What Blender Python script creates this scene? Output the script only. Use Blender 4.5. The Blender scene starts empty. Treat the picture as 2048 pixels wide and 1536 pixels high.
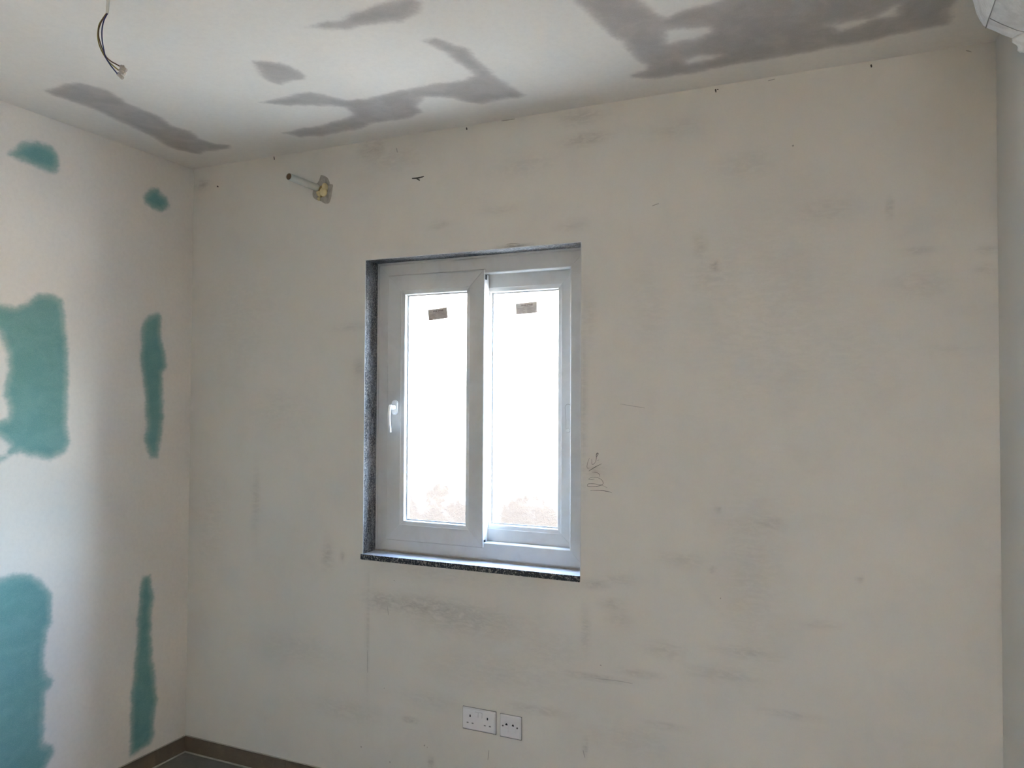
import bpy, bmesh, math, random
import numpy as np
from mathutils import Vector, Matrix

random.seed(7)
rng = np.random.default_rng(7)
scene = bpy.context.scene
COL = scene.collection

# ------------------------------------------------------------------ room dimensions (metres)
XL, XR = -2.897, 0.392           # left / right wall
YB, YR = 2.7296, -1.05           # window wall / rear wall
ZC = 2.758                       # ceiling
WL, WR, WB, WT = -1.905, -0.942, 1.006, 2.248   # window opening
REAR = (-0.08, 0.30, 0.02, 2.25)  # opening added in the rear wall to let light in: x0, x1, z0, z1

# ------------------------------------------------------------------ camera
cam_d = bpy.data.cameras.new('camera')
cam_d.sensor_fit = 'HORIZONTAL'
cam_d.sensor_width = 36.0
cam_d.lens = 1543.66 / 2048 * 36.0
cam_d.clip_start = 0.02
cam = bpy.data.objects.new('camera', cam_d)
COL.objects.link(cam)
right = Vector((0.91283649, 0.40829583, 0.00490552))
up = Vector((0.00545548, -0.02420788, 0.99969206))
fwd = Vector((-0.40828885, 0.91252863, 0.02432529))
cam.matrix_world = Matrix(((right.x, up.x, -fwd.x, 0.0), (right.y, up.y, -fwd.y, 0.0),
                           (right.z, up.z, -fwd.z, 1.646), (0, 0, 0, 1)))
scene.camera = cam

# ------------------------------------------------------------------ sky, sun, exposure
SKY_STRENGTH = 5.6
SUN_STRENGTH = 42.0
world = bpy.data.worlds.new('sky')
scene.world = world
world.use_nodes = True
wn = world.node_tree
wn.nodes.clear()
sky = wn.nodes.new('ShaderNodeTexSky')
sky.sky_type = 'NISHITA'
sky.sun_disc = False
sky.sun_elevation = math.radians(36)
sky.dust_density = 6.0
sky.ozone_density = 0.6
sky.sun_rotation = math.radians(187)
bg = wn.nodes.new('ShaderNodeBackground')
bg.inputs['Strength'].default_value = SKY_STRENGTH
wo = wn.nodes.new('ShaderNodeOutputWorld')
wn.links.new(sky.outputs[0], bg.inputs[0])
wn.links.new(bg.outputs[0], wo.inputs[0])

sun_d = bpy.data.lights.new('sun', 'SUN')
sun_d.energy = SUN_STRENGTH
sun_d.color = (1.0, 0.95, 0.88)
sun_d.angle = math.radians(0.6)
sun = bpy.data.objects.new('sun', sun_d)
COL.objects.link(sun)
# light travels towards +y (from behind the house, over its roof) and steeply down
sun_dir = Vector((0.10, 0.80, -0.58)).normalized()
sun.rotation_euler = sun_dir.to_track_quat('-Z', 'Y').to_euler()
sun.location = (0, -6, 12)

def portal(name, loc, rot, sx, sy):
    l = bpy.data.lights.new(name, 'AREA')
    l.shape = 'RECTANGLE'
    l.size, l.size_y = sx, sy
    l.cycles.is_portal = True
    o = bpy.data.objects.new(name, l)
    o.location, o.rotation_euler = loc, rot
    COL.objects.link(o)
    return o

portal('window_portal', ((WL + WR) / 2, YB + 0.215, (WB + WT) / 2), (math.radians(-90), 0, 0), WR - WL, WT - WB)
portal('rear_portal', ((REAR[0] + REAR[1]) / 2, YR - 0.17, (REAR[2] + REAR[3]) / 2), (math.radians(90), 0, 0), REAR[1] - REAR[0], REAR[3] - REAR[2])

vs = scene.view_settings
vs.view_transform = 'Standard'
vs.look = 'None'
vs.exposure = 2.55
vs.gamma = 1.0
vs.use_curve_mapping = False
scene.cycles.max_bounces = 9
scene.cycles.diffuse_bounces = 5
scene.cycles.glossy_bounces = 3
scene.cycles.transmission_bounces = 3
scene.cycles.use_adaptive_sampling = True
scene.cycles.adaptive_threshold = 0.03
scene.cycles.transparent_max_bounces = 16
scene.cycles.sample_clamp_indirect = 12.0
scene.cycles.use_denoising = True

# ------------------------------------------------------------------ traced marks, in metres on their surfaces
CEILING_PATCHES = {
    'A': [(-2.662, 1.819), (-2.609, 1.814), (-2.535, 1.808), (-2.475, 1.82), (-2.449, 1.878), (-2.451, 1.93), (-2.481, 2.029), (-2.488, 2.102), (-2.481, 2.161), (-2.521, 2.262), (-2.502, 2.333), (-2.539, 2.422), (-2.529, 2.495), (-2.478, 2.531), (-2.504, 2.563), (-2.569, 2.564), (-2.646, 2.553), (-2.693, 2.57), (-2.714, 2.547), (-2.738, 2.499), (-2.745, 2.438), (-2.694, 2.302), (-2.68, 2.181), (-2.663, 2.077), (-2.655, 1.975), (-2.662, 1.899), (-2.677, 1.862)],
    'B': [(-1.488, 1.815), (-1.43, 1.807), (-1.369, 1.821), (-1.322, 1.804), (-1.248, 1.796), (-1.188, 1.793), (-1.143, 1.787), (-1.099, 1.794), (-1.102, 1.83), (-1.123, 1.86), (-1.163, 1.885), (-1.215, 1.901), (-1.272, 1.883), (-1.337, 1.874), (-1.392, 1.877), (-1.444, 1.848)],
    'C': [(-1.798, 1.929), (-1.76, 1.945), (-1.725, 1.977), (-1.715, 2.014), (-1.707, 2.086), (-1.739, 2.107), (-1.793, 2.106), (-1.845, 2.116), (-1.862, 2.072), (-1.851, 2.023)],
    'D': [(-2.022, 2.212), (-1.925, 2.208), (-1.849, 2.2), (-1.788, 2.207), (-1.755, 2.251), (-1.717, 2.318), (-1.643, 2.339), (-1.529, 2.329), (-1.441, 2.324), (-1.357, 2.318), (-1.287, 2.335), (-1.229, 2.337), (-1.187, 2.311), (-1.183, 2.249), (-1.191, 2.177), (-1.196, 2.12), (-1.208, 2.062), (-1.216, 2.03), (-1.169, 2.026), (-1.15, 2.07), (-1.133, 2.103), (-1.112, 2.13), (-1.121, 2.183), (-1.114, 2.279), (-1.11, 2.367), (-1.104, 2.46), (-1.087, 2.54), (-1.126, 2.553), (-1.192, 2.545), (-1.277, 2.55), (-1.319, 2.51), (-1.35, 2.451), (-1.434, 2.415), (-1.496, 2.465), (-1.517, 2.538), (-1.592, 2.568), (-1.657, 2.563), (-1.745, 2.554), (-1.84, 2.587), (-1.944, 2.593), (-2.046, 2.594), (-2.132, 2.57), (-2.166, 2.503), (-2.069, 2.494), (-1.965, 2.49), (-1.857, 2.476), (-1.78, 2.452), (-1.752, 2.381), (-1.804, 2.343), (-1.866, 2.305), (-1.942, 2.283)],
    'E': [(-0.705, 1.989), (-0.697, 2.051), (-0.687, 2.134), (-0.676, 2.223), (-0.652, 2.304), (-0.654, 2.398), (-0.629, 2.461), (-0.637, 2.507), (-0.697, 2.524), (-0.696, 2.551), (-0.627, 2.589), (-0.509, 2.596), (-0.377, 2.587), (-0.251, 2.585), (-0.101, 2.581), (0.041, 2.577), (0.163, 2.56), (0.253, 2.553), (0.248, 2.464), (0.259, 2.395), (0.22, 2.207), (-0.121, 1.965), (-0.245, 2.029), (-0.339, 2.149), (-0.381, 2.154), (-0.438, 2.164), (-0.493, 2.184), (-0.519, 2.144), (-0.535, 2.063), (-0.551, 1.946), (-0.659, 1.899)],
}
CEILING_HOLES = [[(-0.511, 2.267), (-0.475, 2.27), (-0.391, 2.293), (-0.394, 2.325), (-0.445, 2.344), (-0.522, 2.346), (-0.525, 2.306)],
    [(-0.503, 2.483), (-0.453, 2.473), (-0.397, 2.494), (-0.428, 2.508), (-0.46, 2.51), (-0.5, 2.509)],
    [(-0.067, 2.421), (-0.027, 2.422), (0.039, 2.428), (0.104, 2.438), (0.108, 2.373), (0.065, 2.414), (0.013, 2.455), (-0.041, 2.472)]]
GREEN_PATCHES = {
    'small_upper': [(1.843, 2.563), (1.889, 2.627), (1.957, 2.652), (2.019, 2.651), (2.046, 2.624), (2.052, 2.575), (2.035, 2.55), (1.99, 2.544), (1.93, 2.554), (1.872, 2.557)],
    'dot': [(2.441, 2.557), (2.48, 2.599), (2.529, 2.616), (2.535, 2.597), (2.577, 2.584), (2.592, 2.548), (2.55, 2.511), (2.495, 2.512), (2.455, 2.531)],
    'middle': [(1.713, 1.932), (1.736, 1.984), (1.777, 2.007), (1.827, 2.002), (1.883, 2.002), (1.921, 2.019), (1.97, 2.058), (2.031, 2.066), (2.073, 2.048), (2.085, 1.999), (2.097, 1.89), (2.104, 1.769), (2.102, 1.648), (2.104, 1.548), (2.116, 1.487), (2.096, 1.438), (2.034, 1.412), (1.953, 1.433), (1.914, 1.449), (1.885, 1.441), (1.84, 1.416), (1.786, 1.407), (1.737, 1.428), (1.712, 1.487), (1.731, 1.557), (1.715, 1.646), (1.73, 1.754), (1.708, 1.842)],
    'strip': [(2.491, 2.032), (2.54, 2.046), (2.552, 2.016), (2.553, 1.947), (2.577, 1.88), (2.586, 1.8), (2.567, 1.777), (2.57, 1.651), (2.577, 1.582), (2.569, 1.537), (2.562, 1.469), (2.544, 1.39), (2.504, 1.393), (2.47, 1.472), (2.48, 1.517), (2.472, 1.65), (2.457, 1.739), (2.445, 1.827), (2.442, 1.96), (2.46, 2.006)],
    'lower': [(1.715, 0.886), (1.726, 0.963), (1.777, 0.996), (1.848, 0.991), (1.904, 0.995), (1.962, 0.983), (2.002, 0.954), (2.023, 0.922), (2.053, 0.885), (2.053, 0.842), (2.057, 0.772), (2.037, 0.745), (2.028, 0.673), (2.03, 0.595), (2.062, 0.543), (2.058, 0.524), (2.036, 0.507), (2.033, 0.42), (2.027, 0.317), (2.067, 0.292), (2.078, 0.262), (2.057, 0.237), (2.034, 0.208), (2.019, 0.129), (1.902, 0.169), (1.776, 0.234), (1.737, 0.3), (1.744, 0.438), (1.718, 0.588), (1.731, 0.741)],
    'strip_low': [(2.474, 0.87), (2.514, 0.867), (2.52, 0.832), (2.537, 0.784), (2.538, 0.75), (2.525, 0.697), (2.528, 0.585), (2.535, 0.483), (2.556, 0.387), (2.566, 0.283), (2.548, 0.233), (2.55, 0.144), (2.529, 0.108), (2.425, 0.099), (2.422, 0.258), (2.425, 0.364), (2.438, 0.49), (2.446, 0.575), (2.454, 0.704), (2.462, 0.811)],
}
GREEN_HOLES = [[(1.752, 1.845), (1.776, 1.88), (1.821, 1.896), (1.845, 1.852), (1.861, 1.797), (1.866, 1.759), (1.852, 1.712), (1.845, 1.666), (1.869, 1.619), (1.862, 1.582), (1.818, 1.57), (1.768, 1.581), (1.752, 1.683)],
    [(1.777, 1.516), (1.838, 1.506), (1.872, 1.473), (1.861, 1.446), (1.803, 1.438), (1.764, 1.466)]]
PENCIL = [(0.7, [(-0.9058, 1.4432), (-0.9107, 1.4314), (-0.9148, 1.4171), (-0.9148, 1.407), (-0.9107, 1.4051), (-0.9057, 1.4066)]),
    (0.7, [(-0.8976, 1.4396), (-0.8968, 1.4287), (-0.896, 1.421), (-0.8927, 1.4195), (-0.8862, 1.4244), (-0.8813, 1.4316)]),
    (1.3, [(-0.8816, 1.4308), (-0.8789, 1.4449), (-0.8789, 1.4558), (-0.8757, 1.4621), (-0.8724, 1.4607), (-0.874, 1.4544), (-0.8781, 1.4488)]),
    (0.5, [(-0.8764, 1.4341), (-0.8683, 1.4378)]),
    (1.0, [(-0.9082, 1.3947), (-0.8959, 1.403), (-0.8796, 1.413), (-0.8585, 1.4239)]),
    (0.7, [(-0.8959, 1.3914), (-0.8844, 1.3918), (-0.8747, 1.3899), (-0.8682, 1.3847), (-0.8657, 1.3802), (-0.8673, 1.3762)]),
    (0.75, [(-0.9097, 1.365), (-0.9024, 1.37), (-0.8893, 1.3722), (-0.8746, 1.372), (-0.8633, 1.3679), (-0.856, 1.362), (-0.8527, 1.3544), (-0.8543, 1.3489), (-0.8665, 1.3429), (-0.8827, 1.339), (-0.899, 1.3375), (-0.9105, 1.3377), (-0.9135, 1.3422), (-0.9105, 1.347), (-0.899, 1.3487), (-0.8827, 1.3484), (-0.8632, 1.3462), (-0.8503, 1.3422), (-0.8374, 1.3366)]),
    (0.5, [(-0.9089, 1.3643), (-0.8991, 1.3635), (-0.886, 1.3661)]),
    (0.9, [(-0.9023, 1.3241), (-0.8827, 1.3254), (-0.8599, 1.3257), (-0.8406, 1.3241), (-0.8293, 1.3224), (-0.8197, 1.319)])]
SMUDGES = [(-0.937, 2.719, 0.0821, 0.0265, 0.28),
    (-0.926, 2.636, 0.0818, 0.0227, 0.35),
    (-1.877, 2.718, 0.063, 0.0472, 0.3),
    (-1.764, 2.661, 0.1452, 0.0528, 0.15),
    (-1.602, 0.82, 0.2374, 0.0361, 0.38),
    (-1.42, 0.787, 0.2576, 0.0588, 0.25),
    (-1.818, 0.816, 0.0685, 0.0372, 0.3),
    (-0.921, 0.81, 0.0174, 0.0823, 0.25),
    (-0.45, 2.124, 0.0119, 0.014, 0.55),
    (-0.458, 2.086, 0.076, 0.0611, 0.16),
    (0.099, 2.276, 0.0057, 0.0289, 0.4),
    (0.365, 2.119, 0.0312, 0.0122, 0.25),
    (0.36, 2.058, 0.0287, 0.0184, 0.22),
    (-0.882, 0.642, 0.1129, 0.0091, 0.35),
    (-0.714, 0.679, 0.0721, 0.0142, 0.25),
    (-2.089, 0.986, 0.0263, 0.06, 0.3),
    (-2.01, 0.988, 0.0103, 0.0191, 0.35),
    (-2.489, 1.2, 0.0203, 0.1351, 0.2),
    (-1.935, 1.793, 0.023, 0.0341, 0.3),
    (-0.884, 1.4, 0.0383, 0.0257, 0.28),
    (-0.883, 0.982, 0.0458, 0.0164, 0.35),
    (-1.211, 2.253, 0.0591, 0.0068, 0.9),
    (-1.669, 0.354, 0.033, 0.008, 0.5),
    (-1.569, 0.2, 0.0115, 0.0178, 0.5),
    (-0.92, 0.381, 0.0077, 0.0327, 0.35),
    (-0.501, 2.203, 0.0242, 0.0441, 0.2),
    (0.176, 2.13, 0.0485, 0.0095, 0.25),
    (0.182, 2.022, 0.0958, 0.0473, 0.14),
    (-0.352, 0.804, 0.0966, 0.0168, 0.26),
    (-0.209, 0.619, 0.0847, 0.0098, 0.22),
    (-2.841, 2.676, 0.0381, 0.0216, 0.4),
    (-0.625, 0.511, 0.0701, 0.0087, 0.25),
    (-0.27, 1.248, 0.0476, 0.0234, 0.2),
    (-0.439, 1.28, 0.0101, 0.0086, 0.35),
    (-0.46, 1.074, 0.0102, 0.0103, 0.3),
    (0.005, 1.088, 0.0073, 0.0064, 0.5),
    (-1.983, 1.965, 0.0897, 0.0172, 0.18),
    (-1.879, 0.691, 0.0075, 0.2487, 0.22),
    (-1.488, 0.957, 0.3462, 0.0357, 0.12),
    (-0.788, 0.862, 0.0408, 0.0251, 0.2),
    (-0.975, 2.316, 0.0593, 0.0227, 0.18),
    (-1.363, 2.172, 0.0177, 0.01, 0.3),
    (-0.928, 1.658, 0.0117, 0.3336, 0.22),
    (-0.905, 1.955, 0.0194, 0.1116, 0.14),
    (-1.266, 0.604, 0.2865, 0.0765, 0.12),
    (-1.059, 0.718, 0.1188, 0.0745, 0.13),
    (-0.751, 0.439, 0.144, 0.0532, 0.12),
    (-2.597, 2.022, 0.2337, 0.2769, 0.08),
    (-0.021, 1.823, 0.1872, 0.1298, 0.07),
    (-0.284, 1.964, 0.2488, 0.3386, 0.1),
    (-0.335, 1.067, 0.0964, 0.3358, 0.12),
    (-0.789, 1.006, 0.0556, 0.0216, 0.22),
    (-0.572, 1.097, 0.0865, 0.0245, 0.16),
    (-0.817, 0.913, 0.0449, 0.0217, 0.25),
    (-0.426, 0.718, 0.115, 0.0238, 0.2),
    (-0.625, 0.776, 0.0703, 0.028, 0.2),
    (-1.109, 0.486, 0.1202, 0.0187, 0.22),
    (-0.335, 1.236, 0.0965, 0.0135, 0.2),
    (-0.115, 0.926, 0.0602, 0.013, 0.16),
    (-1.546, 2.367, 0.0463, 0.0164, 0.2),
    (-1.277, 2.402, 0.0857, 0.0198, 0.14),
    (0.263, 1.816, 0.08, 0.0186, 0.13),
    (-2.358, 1.609, 0.1665, 0.0893, 0.1),
    (-2.231, 0.561, 0.2125, 0.0649, 0.12),
    (-2.763, 1.068, 0.0919, 0.2086, 0.12),
    (-1.989, 0.341, 0.1757, 0.0419, 0.15),
    (-1.576, 0.449, 0.1362, 0.0358, 0.14),
    (-0.679, 1.982, 0.0722, 0.1621, 0.1),
    (-0.094, 2.286, 0.1051, 0.0414, 0.14),
    (-0.365, 2.469, 0.0985, 0.052, 0.13),
    (-1.171, 2.567, 0.1243, 0.039, 0.14),
    (-0.589, 2.622, 0.0881, 0.036, 0.14)]
SCUFFS = [(3.2, [(-1.68, 2.5733), (-1.6511, 2.5721), (-1.6225, 2.575)]),
    (2.5, [(-1.6583, 2.5708), (-1.6415, 2.5606)]),
    (1.6, [(-0.6718, 2.3576), (-0.6572, 2.3616), (-0.6464, 2.3641)]),
    (2.4, [(-2.4097, 2.7577), (-2.4066, 2.7413)]),
    (2.6, [(-1.427, 2.7505), (-1.4247, 2.7401)]),
    (2.4, [(-0.4469, 2.7468), (-0.4452, 2.7342)]),
    (2.0, [(-0.4418, 2.7442), (-0.4367, 2.7434)]),
    (2.4, [(0.0464, 2.7465), (0.0478, 2.7364)]),
    (2.0, [(-1.7568, 2.7108), (-1.7517, 2.6912)]),
    (0.9, [(-0.7896, 1.6435), (-0.743, 1.6365), (-0.697, 1.6296)]),
    (3.0, [(-2.7496, 2.6607), (-2.7402, 2.6549)]),
    (0.9, [(-0.8825, 0.6381), (-0.8068, 0.6422), (-0.7419, 0.6412)]),
    (2.0, [(-1.2721, 2.7543), (-1.244, 2.7541), (-1.214, 2.7537)]),
    (1.6, [(-0.2717, 2.7458), (-0.2491, 2.7488)]),
    (1.8, [(0.3131, 2.7433), (0.3277, 2.7359)]),
    (1.2, [(-1.7814, 0.8018), (-1.7761, 0.7654)]),
    (1.0, [(-1.8783, 0.608), (-1.8772, 0.5147)]),
    (1.6, [(-0.928, 0.3707), (-0.9202, 0.3449)]),
    (3.0, [(-1.9063, 0.2052), (-1.9037, 0.1995)]),
    (3.0, [(-1.7651, 0.1681), (-1.7602, 0.165)]),
    (3.0, [(-1.6021, 0.2652), (-1.5974, 0.262)]),
    (2.5, [(-1.5881, 0.2598), (-1.5858, 0.2582)]),
    (2.5, [(-1.795, 0.4631), (-1.7925, 0.4615)]),
    (2.0, [(-1.7508, 0.9119), (-1.7484, 0.908)]),
    (3.5, [(-0.194, 2.5158), (-0.1908, 2.5103)]),
    (2.5, [(-0.4344, 0.979), (-0.431, 0.9776)]),
    (2.0, [(-0.8635, 0.6898), (-0.8578, 0.6888)]),
    (1.6, [(-1.2477, 2.2641), (-1.2221, 2.2659), (-1.1902, 2.2614)]),
    (1.4, [(-1.3114, 0.2993), (-1.3154, 0.2602)])]
WIRES = {
    'brown': [(-1.2492, 0.97, 2.3562), (-1.254, 0.9679, 2.3481), (-1.2597, 0.9654, 2.3372), (-1.2629, 0.9639, 2.3242), (-1.2627, 0.964, 2.3122), (-1.259, 0.9657, 2.2971), (-1.2539, 0.968, 2.2831), (-1.2489, 0.9702, 2.2733), (-1.2409, 0.9738, 2.2658), (-1.233, 0.9773, 2.261), (-1.2261, 0.9804, 2.2567)],
    'yellow_green': [(-1.2524, 0.9719, 2.3572), (-1.2586, 0.9691, 2.3474), (-1.2648, 0.9663, 2.3354), (-1.267, 0.9654, 2.3202), (-1.2663, 0.9657, 2.3071), (-1.2626, 0.9673, 2.2931), (-1.2555, 0.9705, 2.2779), (-1.2475, 0.9741, 2.266), (-1.2395, 0.9776, 2.2585), (-1.2311, 0.9814, 2.2509)],
    'blue': [(-1.2461, 0.9682, 2.3531), (-1.2513, 0.9659, 2.3422), (-1.254, 0.9647, 2.3303), (-1.2549, 0.9642, 2.3173), (-1.254, 0.9647, 2.3022), (-1.2513, 0.9659, 2.2871), (-1.2482, 0.9673, 2.2731), (-1.2411, 0.9704, 2.2602), (-1.2352, 0.9731, 2.2516), (-1.2277, 0.9764, 2.2417)],
}
CABLE = [(-1.2464, 0.9713, 2.4724), (-1.2472, 0.9709, 2.4167), (-1.2479, 0.9707, 2.3796), (-1.2491, 0.9701, 2.3545)]
CONNECTORS = [((-1.2246, 0.981, 2.2567), (-1.2162, 0.9848, 2.2493)), ((-1.2262, 0.9803, 2.2502), (-1.2186, 0.9838, 2.2429)), ((-1.2294, 0.9789, 2.2437), (-1.2218, 0.9823, 2.2355))]


# ------------------------------------------------------------------ materials
def new_mat(name):
    m = bpy.data.materials.new(name)
    m.use_nodes = True
    nt = m.node_tree
    return m, nt, nt.nodes['Principled BSDF']

def N(nt, typ, **kw):
    n = nt.nodes.new(typ)
    for k, v in kw.items():
        if k.startswith('i_'):
            key = k[2:]
            n.inputs[int(key) if key.isdigit() else key.replace('_', ' ')].default_value = v
        else:
            setattr(n, k, v)
    return n

def noise(nt, scale, detail=4.0, rough=0.55, dist=0.0, co=None):
    detail = min(detail, 3.0)
    n = N(nt, 'ShaderNodeTexNoise', i_Scale=scale, i_Detail=detail, i_Roughness=rough, i_Distortion=dist)
    if co is not None:
        nt.links.new(co, n.inputs['Vector'])
    return n

def ramp(nt, fac, a, b, lo=0.0, hi=1.0, smooth=True):
    n = N(nt, 'ShaderNodeMapRange', i_1=a, i_2=b, i_3=lo, i_4=hi)
    n.interpolation_type = 'SMOOTHSTEP' if smooth else 'LINEAR'
    nt.links.new(fac, n.inputs[0])
    return n.outputs[0]

def math_(nt, op, a, b=None):
    n = N(nt, 'ShaderNodeMath', operation=op)
    for i, v in enumerate((a, b)):
        if v is None:
            continue
        if hasattr(v, 'links') or hasattr(v, 'is_linked'):
            nt.links.new(v, n.inputs[i])
        else:
            n.inputs[i].default_value = v
    return n.outputs[0]

def mix(nt, fac, a, b, blend='MIX'):
    n = nt.nodes.new('ShaderNodeMix')
    n.data_type = 'RGBA'
    n.blend_type = blend
    for idx, v in ((0, fac), (6, a), (7, b)):
        if hasattr(v, 'is_linked'):
            nt.links.new(v, n.inputs[idx])
        elif idx == 0:
            n.inputs[0].default_value = v
        else:
            n.inputs[idx].default_value = (*v, 1.0)
    return n.outputs[2]

def obj_co(nt):
    return nt.nodes.new('ShaderNodeTexCoord').outputs['Object']

def bump(nt, bsdf, height, strength=0.2, dist=0.002):
    b = N(nt, 'ShaderNodeBump', i_Strength=strength, i_Distance=dist)
    nt.links.new(height, b.inputs['Height'])
    nt.links.new(b.outputs[0], bsdf.inputs['Normal'])

def attr(nt, name):
    return N(nt, 'ShaderNodeAttribute', attribute_name=name).outputs['Fac']

def plain(name, col, rough=0.6, metal=0.0, var=0.06, scale=30.0, bmp=0.0, spec=0.4):
    m, nt, b = new_mat(name)
    co = obj_co(nt)
    n = noise(nt, scale, 4, 0.6, co=co)
    c = mix(nt, n.outputs[0], tuple(max(0, v * (1 - var)) for v in col), tuple(min(1, v * (1 + var)) for v in col))
    nt.links.new(c, b.inputs['Base Color'])
    b.inputs['Roughness'].default_value = rough
    b.inputs['Metallic'].default_value = metal
    b.inputs['Specular IOR Level'].default_value = spec
    if bmp:
        bump(nt, b, n.outputs[0], bmp, 0.001)
    return m

def plaster_with_patches(name, base, base2, patch, patch2, edge, amp, streak):
    """skim plaster; attribute 'sd' (metres, + inside) marks where the board / filler shows through"""
    m, nt, b = new_mat(name)
    co = obj_co(nt)
    big = noise(nt, 2.2, 3, 0.5, co=co)
    fine = noise(nt, 60, 5, 0.65, co=co)
    c0 = mix(nt, ramp(nt, big.outputs[0], 0.3, 0.7), base, base2)
    c0 = mix(nt, ramp(nt, fine.outputs[0], 0.3, 0.8, 0.0, 0.08), c0, (0.30, 0.29, 0.27))
    # ragged, feathered border of the trowelled patch
    mp = N(nt, 'ShaderNodeMapping')
    mp.inputs['Scale'].default_value = streak
    nt.links.new(co, mp.inputs['Vector'])
    n1 = noise(nt, 14, 4, 0.6, co=mp.outputs[0])
    n2 = noise(nt, 70, 3, 0.6, co=mp.outputs[0])
    sd = attr(nt, 'sd')
    wob = math_(nt, 'ADD', math_(nt, 'MULTIPLY', math_(nt, 'SUBTRACT', n1.outputs[0], 0.5), amp),
                math_(nt, 'MULTIPLY', math_(nt, 'SUBTRACT', n2.outputs[0], 0.5), amp * 0.5))
    d = math_(nt, 'ADD', sd, wob)
    mask = ramp(nt, d, -edge, edge)
    pn = noise(nt, 9, 4, 0.6, 0.4, co=mp.outputs[0])
    pc = mix(nt, ramp(nt, pn.outputs[0], 0.35, 0.7), patch, patch2)
    thin = ramp(nt, d, 0.0, 0.035, 0.72, 1.0)
    mask = math_(nt, 'MULTIPLY', mask, thin)
    c = mix(nt, mask, c0, pc)
    # grainy speckle
    g = noise(nt, 420, 2, 0.5, co=co)
    c = mix(nt, ramp(nt, g.outputs[0], 0.45, 0.75, 0.0, 0.10), c, (0.85, 0.85, 0.83))
    nt.links.new(c, b.inputs['Base Color'])
    b.inputs['Roughness'].default_value = 0.85
    b.inputs['Specular IOR Level'].default_value = 0.25
    return m

def wall_back_mat():
    m, nt, b = new_mat('render_skim_smudged')
    co = obj_co(nt)
    big = noise(nt, 1.6, 3, 0.5, co=co)
    mid = noise(nt, 7, 5, 0.6, 0.5, co=co)
    c = mix(nt, ramp(nt, big.outputs[0], 0.3, 0.7), (0.645, 0.615, 0.565), (0.670, 0.640, 0.590))
    c = mix(nt, ramp(nt, mid.outputs[0], 0.45, 0.75, 0.0, 0.08), c, (0.42, 0.41, 0.39))
    mp = N(nt, 'ShaderNodeMapping')
    mp.inputs['Scale'].default_value = (1.0, 1.0, 3.0)
    nt.links.new(co, mp.inputs['Vector'])
    sm_n = noise(nt, 22, 5, 0.7, 0.8, co=mp.outputs[0])
    sm = attr(nt, 'smudge')
    smf = math_(nt, 'MULTIPLY', sm, ramp(nt, sm_n.outputs[0], 0.28, 0.68, 0.25, 1.35))
    c = mix(nt, math_(nt, 'MINIMUM', smf, 0.85), c, (0.27, 0.26, 0.25))
    g = noise(nt, 380, 2, 0.5, co=co)
    c = mix(nt, ramp(nt, g.outputs[0], 0.55, 0.8, 0.0, 0.10), c, (0.36, 0.35, 0.33))
    nt.links.new(c, b.inputs['Base Color'])
    b.inputs['Roughness'].default_value = 0.85
    b.inputs['Specular IOR Level'].default_value = 0.25
    return m

def granite_mat(name, dust):
    """black speckled granite; 'dust' covers upward faces with plaster dust, or smears it"""
    m, nt, b = new_mat(name)
    co = obj_co(nt)
    v = N(nt, 'ShaderNodeTexVoronoi', i_Scale=190.0)
    nt.links.new(co, v.inputs['Vector'])
    n = noise(nt, 160, 3, 0.7, co=co)
    c = mix(nt, ramp(nt, n.outputs[0], 0.5, 0.62), (0.008, 0.008, 0.012), (0.30, 0.27, 0.24))
    c = mix(nt, ramp(nt, v.outputs['Distance'], 0.0, 0.25, 0.25, 0.0), c, (0.04, 0.04, 0.05))
    if dust == 'top':
        geo = N(nt, 'ShaderNodeNewGeometry')
        sep = N(nt, 'ShaderNodeSeparateXYZ')
        nt.links.new(geo.outputs['Normal'], sep.inputs[0])
        dn = noise(nt, 25, 4, 0.6, co=co)
        f = math_(nt, 'MULTIPLY', ramp(nt, sep.outputs[2], 0.5, 0.9), ramp(nt, dn.outputs[0], 0.1, 0.5, 0.75, 1.0))
        c = mix(nt, f, c, (0.46, 0.48, 0.51))
        b.inputs['Roughness'].default_value = 0.55
    else:
        mp = N(nt, 'ShaderNodeMapping')
        mp.inputs['Scale'].default_value = (1.0, 3.0, 1.0)
        nt.links.new(co, mp.inputs['Vector'])
        w = noise(nt, 6, 6, 0.7, 1.5, co=mp.outputs[0])
        s = noise(nt, 120, 4, 0.7, 0.5, co=co)
        f = math_(nt, 'MULTIPLY', ramp(nt, w.outputs[0], 0.34, 0.72, 0.04, 0.75), ramp(nt, s.outputs[0], 0.3, 0.65, 0.30, 1.0))
        c = mix(nt, f, c, (0.34, 0.35, 0.365))
        b.inputs['Roughness'].default_value = 0.6
    nt.links.new(c, b.inputs['Base Color'])
    return m

def frame_mat():
    m, nt, b = new_mat('white_powder_coat_dusty')
    co = obj_co(nt)
    n = noise(nt, 9, 5, 0.65, 0.6, co=co)
    c = mix(nt, ramp(nt, n.outputs[0], 0.4, 0.75, 0.0, 0.35), (0.58, 0.585, 0.58), (0.45, 0.44, 0.425))
    nt.links.new(c, b.inputs['Base Color'])
    b.inputs['Roughness'].default_value = 0.42
    return m

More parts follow.
